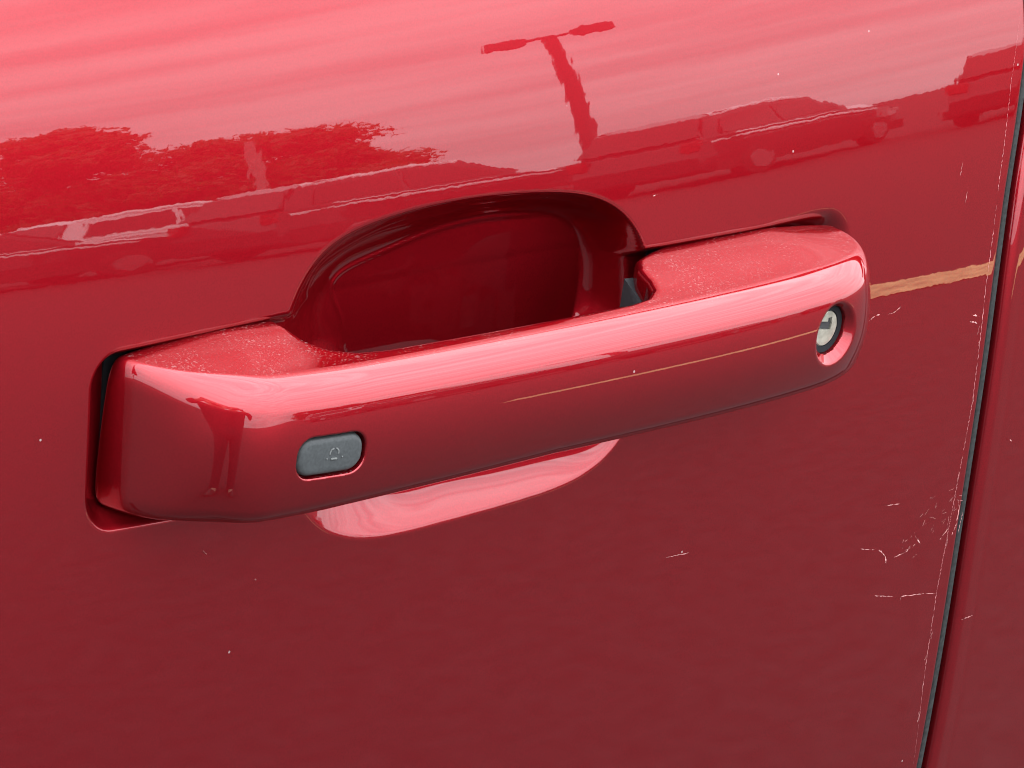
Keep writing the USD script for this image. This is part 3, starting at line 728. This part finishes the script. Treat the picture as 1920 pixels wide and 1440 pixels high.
# ------------------------------------------------------------------ the photographer
def person():
    fwd = np.array([CAM_D[0], CAM_D[1], 0]); fwd /= np.linalg.norm(fwd)
    o = np.array([CAM_C[0], CAM_C[1], 0]) - fwd * 0.30
    t = thing('person', 'person in dark clothes holding up a phone, mirrored on the left end of the handle', 'person', o, math.degrees(math.atan2(fwd[1], fwd[0])))
    # local: x forward, y left, z up
    def chain(parts, step, it=10):
        tot = None
        for pts in parts:
            for (a_, ra), (b_, rb) in zip(pts[:-1], pts[1:]):
                s1 = manifold3d.Manifold.sphere(ra, 20).translate(list(a_)); s2 = manifold3d.Manifold.sphere(rb, 20).translate(list(b_))
                h_ = manifold3d.Manifold.batch_hull([s1, s2]); tot = h_ if tot is None else tot + h_
        me = tot.refine_to_length(step).to_mesh()
        m_ = trimesh.Trimesh(me.vert_properties[:, :3], me.tri_verts); trimesh.smoothing.filter_taubin(m_, iterations=it); return m_
    ph_z = CAM_C[2] - 0.0
    sk = [[((0.03, 0, 1.42), 0.055), ((0.04, 0, 1.52), 0.055)], [((0.03, 0, 1.60), 0.085), ((0.055, 0, 1.555), 0.07), ((0.075, 0, 1.51), 0.05)], [((0.02, 0, 1.63), 0.088), ((0.0, 0, 1.60), 0.085)],
          [((0.125, 0, 1.585), 0.012), ((0.145, 0, 1.555), 0.014)]]
    for s in (-1, 1):
        sk += [[((0.03, s * 0.09, 1.585), 0.018), ((0.025, s * 0.092, 1.565), 0.014)]]
        el, wr = (0.10, s * 0.34, 1.22), (0.235, s * 0.105, ph_z - 0.03)
        sk += [[((0.02, s * 0.19, 1.40), 0.045), (el, 0.042), (wr, 0.027)], [(wr, 0.03), ((0.262, s * 0.088, ph_z - 0.01), 0.032)]]
        for k, (dz, ln_) in enumerate(((0.036, 0.9), (0.016, 1.0), (-0.004, 0.95), (-0.022, 0.8))):
            sk += [[((0.262, s * 0.092, ph_z + dz * 0.8 - 0.004), 0.010), ((0.285, s * (0.088), ph_z + dz), 0.009), ((0.286, s * (0.088 - 0.03 * ln_), ph_z + dz), 0.008)]]
        sk += [[((0.252, s * 0.092, ph_z - 0.03), 0.011), ((0.262, s * 0.066, ph_z - 0.02), 0.010), ((0.262, s * 0.048, ph_z - 0.008), 0.009)]]
        sk += [[((0, s * 0.10, 0.92), 0.075), ((0.01, s * 0.11, 0.50), 0.055), ((-0.01, s * 0.12, 0.09), 0.04), ((0.10, s * 0.14, 0.04), 0.035)]]
    sk += [[((0, 0.08, 0.95), 0.10), ((0, 0.10, 1.32), 0.10)], [((0, -0.08, 0.95), 0.10), ((0, -0.10, 1.32), 0.10)], [((0, 0.10, 1.32), 0.10), ((0, -0.10, 1.32), 0.10)], [((0, 0.16, 1.40), 0.055), ((0.02, 0, 1.44), 0.06), ((0, -0.16, 1.40), 0.055)]]
    b_ = obj('body', chain(sk, 0.012, 6), L + 'skin', t, True)
    sh = [[((0, 0.09, 0.93), 0.115), ((0, 0.11, 1.30), 0.115)], [((0, -0.09, 0.93), 0.115), ((0, -0.11, 1.30), 0.115)], [((0, 0.11, 1.30), 0.115), ((0, -0.11, 1.30), 0.115)], [((0, 0.09, 0.93), 0.115), ((0, -0.09, 0.93), 0.115)], [((0, 0.17, 1.39), 0.068), ((0.01, 0, 1.42), 0.075), ((0, -0.17, 1.39), 0.068)]]
    tr = [[((0, 0.09, 0.95), 0.12), ((0, -0.09, 0.95), 0.12)]]
    for s in (-1, 1):
        sh += [[((0.02, s * 0.19, 1.39), 0.066), ((0.10, s * 0.34, 1.22), 0.058), ((0.165, s * 0.225, 1.37), 0.048)]]
        tr += [[((0, s * 0.10, 0.92), 0.105), ((0.01, s * 0.115, 0.50), 0.078), ((-0.01, s * 0.13, 0.07), 0.068)]]
        obj('shoe', chain([[((-0.05, s * 0.13, 0.045), 0.045), ((0.13, s * 0.15, 0.04), 0.04), ((0.19, s * 0.155, 0.035), 0.034)]], 0.02, 4), L + 'shoe', t, True)
    obj('shirt', chain(sh, 0.015, 6), L + 'shirt', t, True)
    obj('trousers', chain(tr, 0.015, 6), L + 'trousers', t, True)
    obj('hair', chain([[((0.005, 0, 1.66), 0.088), ((-0.025, 0, 1.60), 0.088)], [((0.005, 0.02, 1.665), 0.085), ((0.005, -0.02, 1.665), 0.085)]], 0.012, 6), L + 'hair', t, True)
    # the phone, lens at the picture's viewpoint
    ax = CAM_D
    sc = trimesh.creation.box((0.152, 0.074, 0.008)); T = np.eye(4)
    side = np.cross(ax, (0, 0, 1.0)); side /= np.linalg.norm(side); upv = np.cross(side, ax)
    T[:3, 0], T[:3, 1], T[:3, 2] = side, upv, np.cross(side, upv); T[:3, 3] = CAM_C - ax * 0.012 + side * 0.05 - upv * 0.02
    sc.apply_transform(T)
    ph_ = obj('phone', sc, L + 'phone_black'); tag(ph_, 'black phone held sideways before the face of the standing person', 'phone')
person()
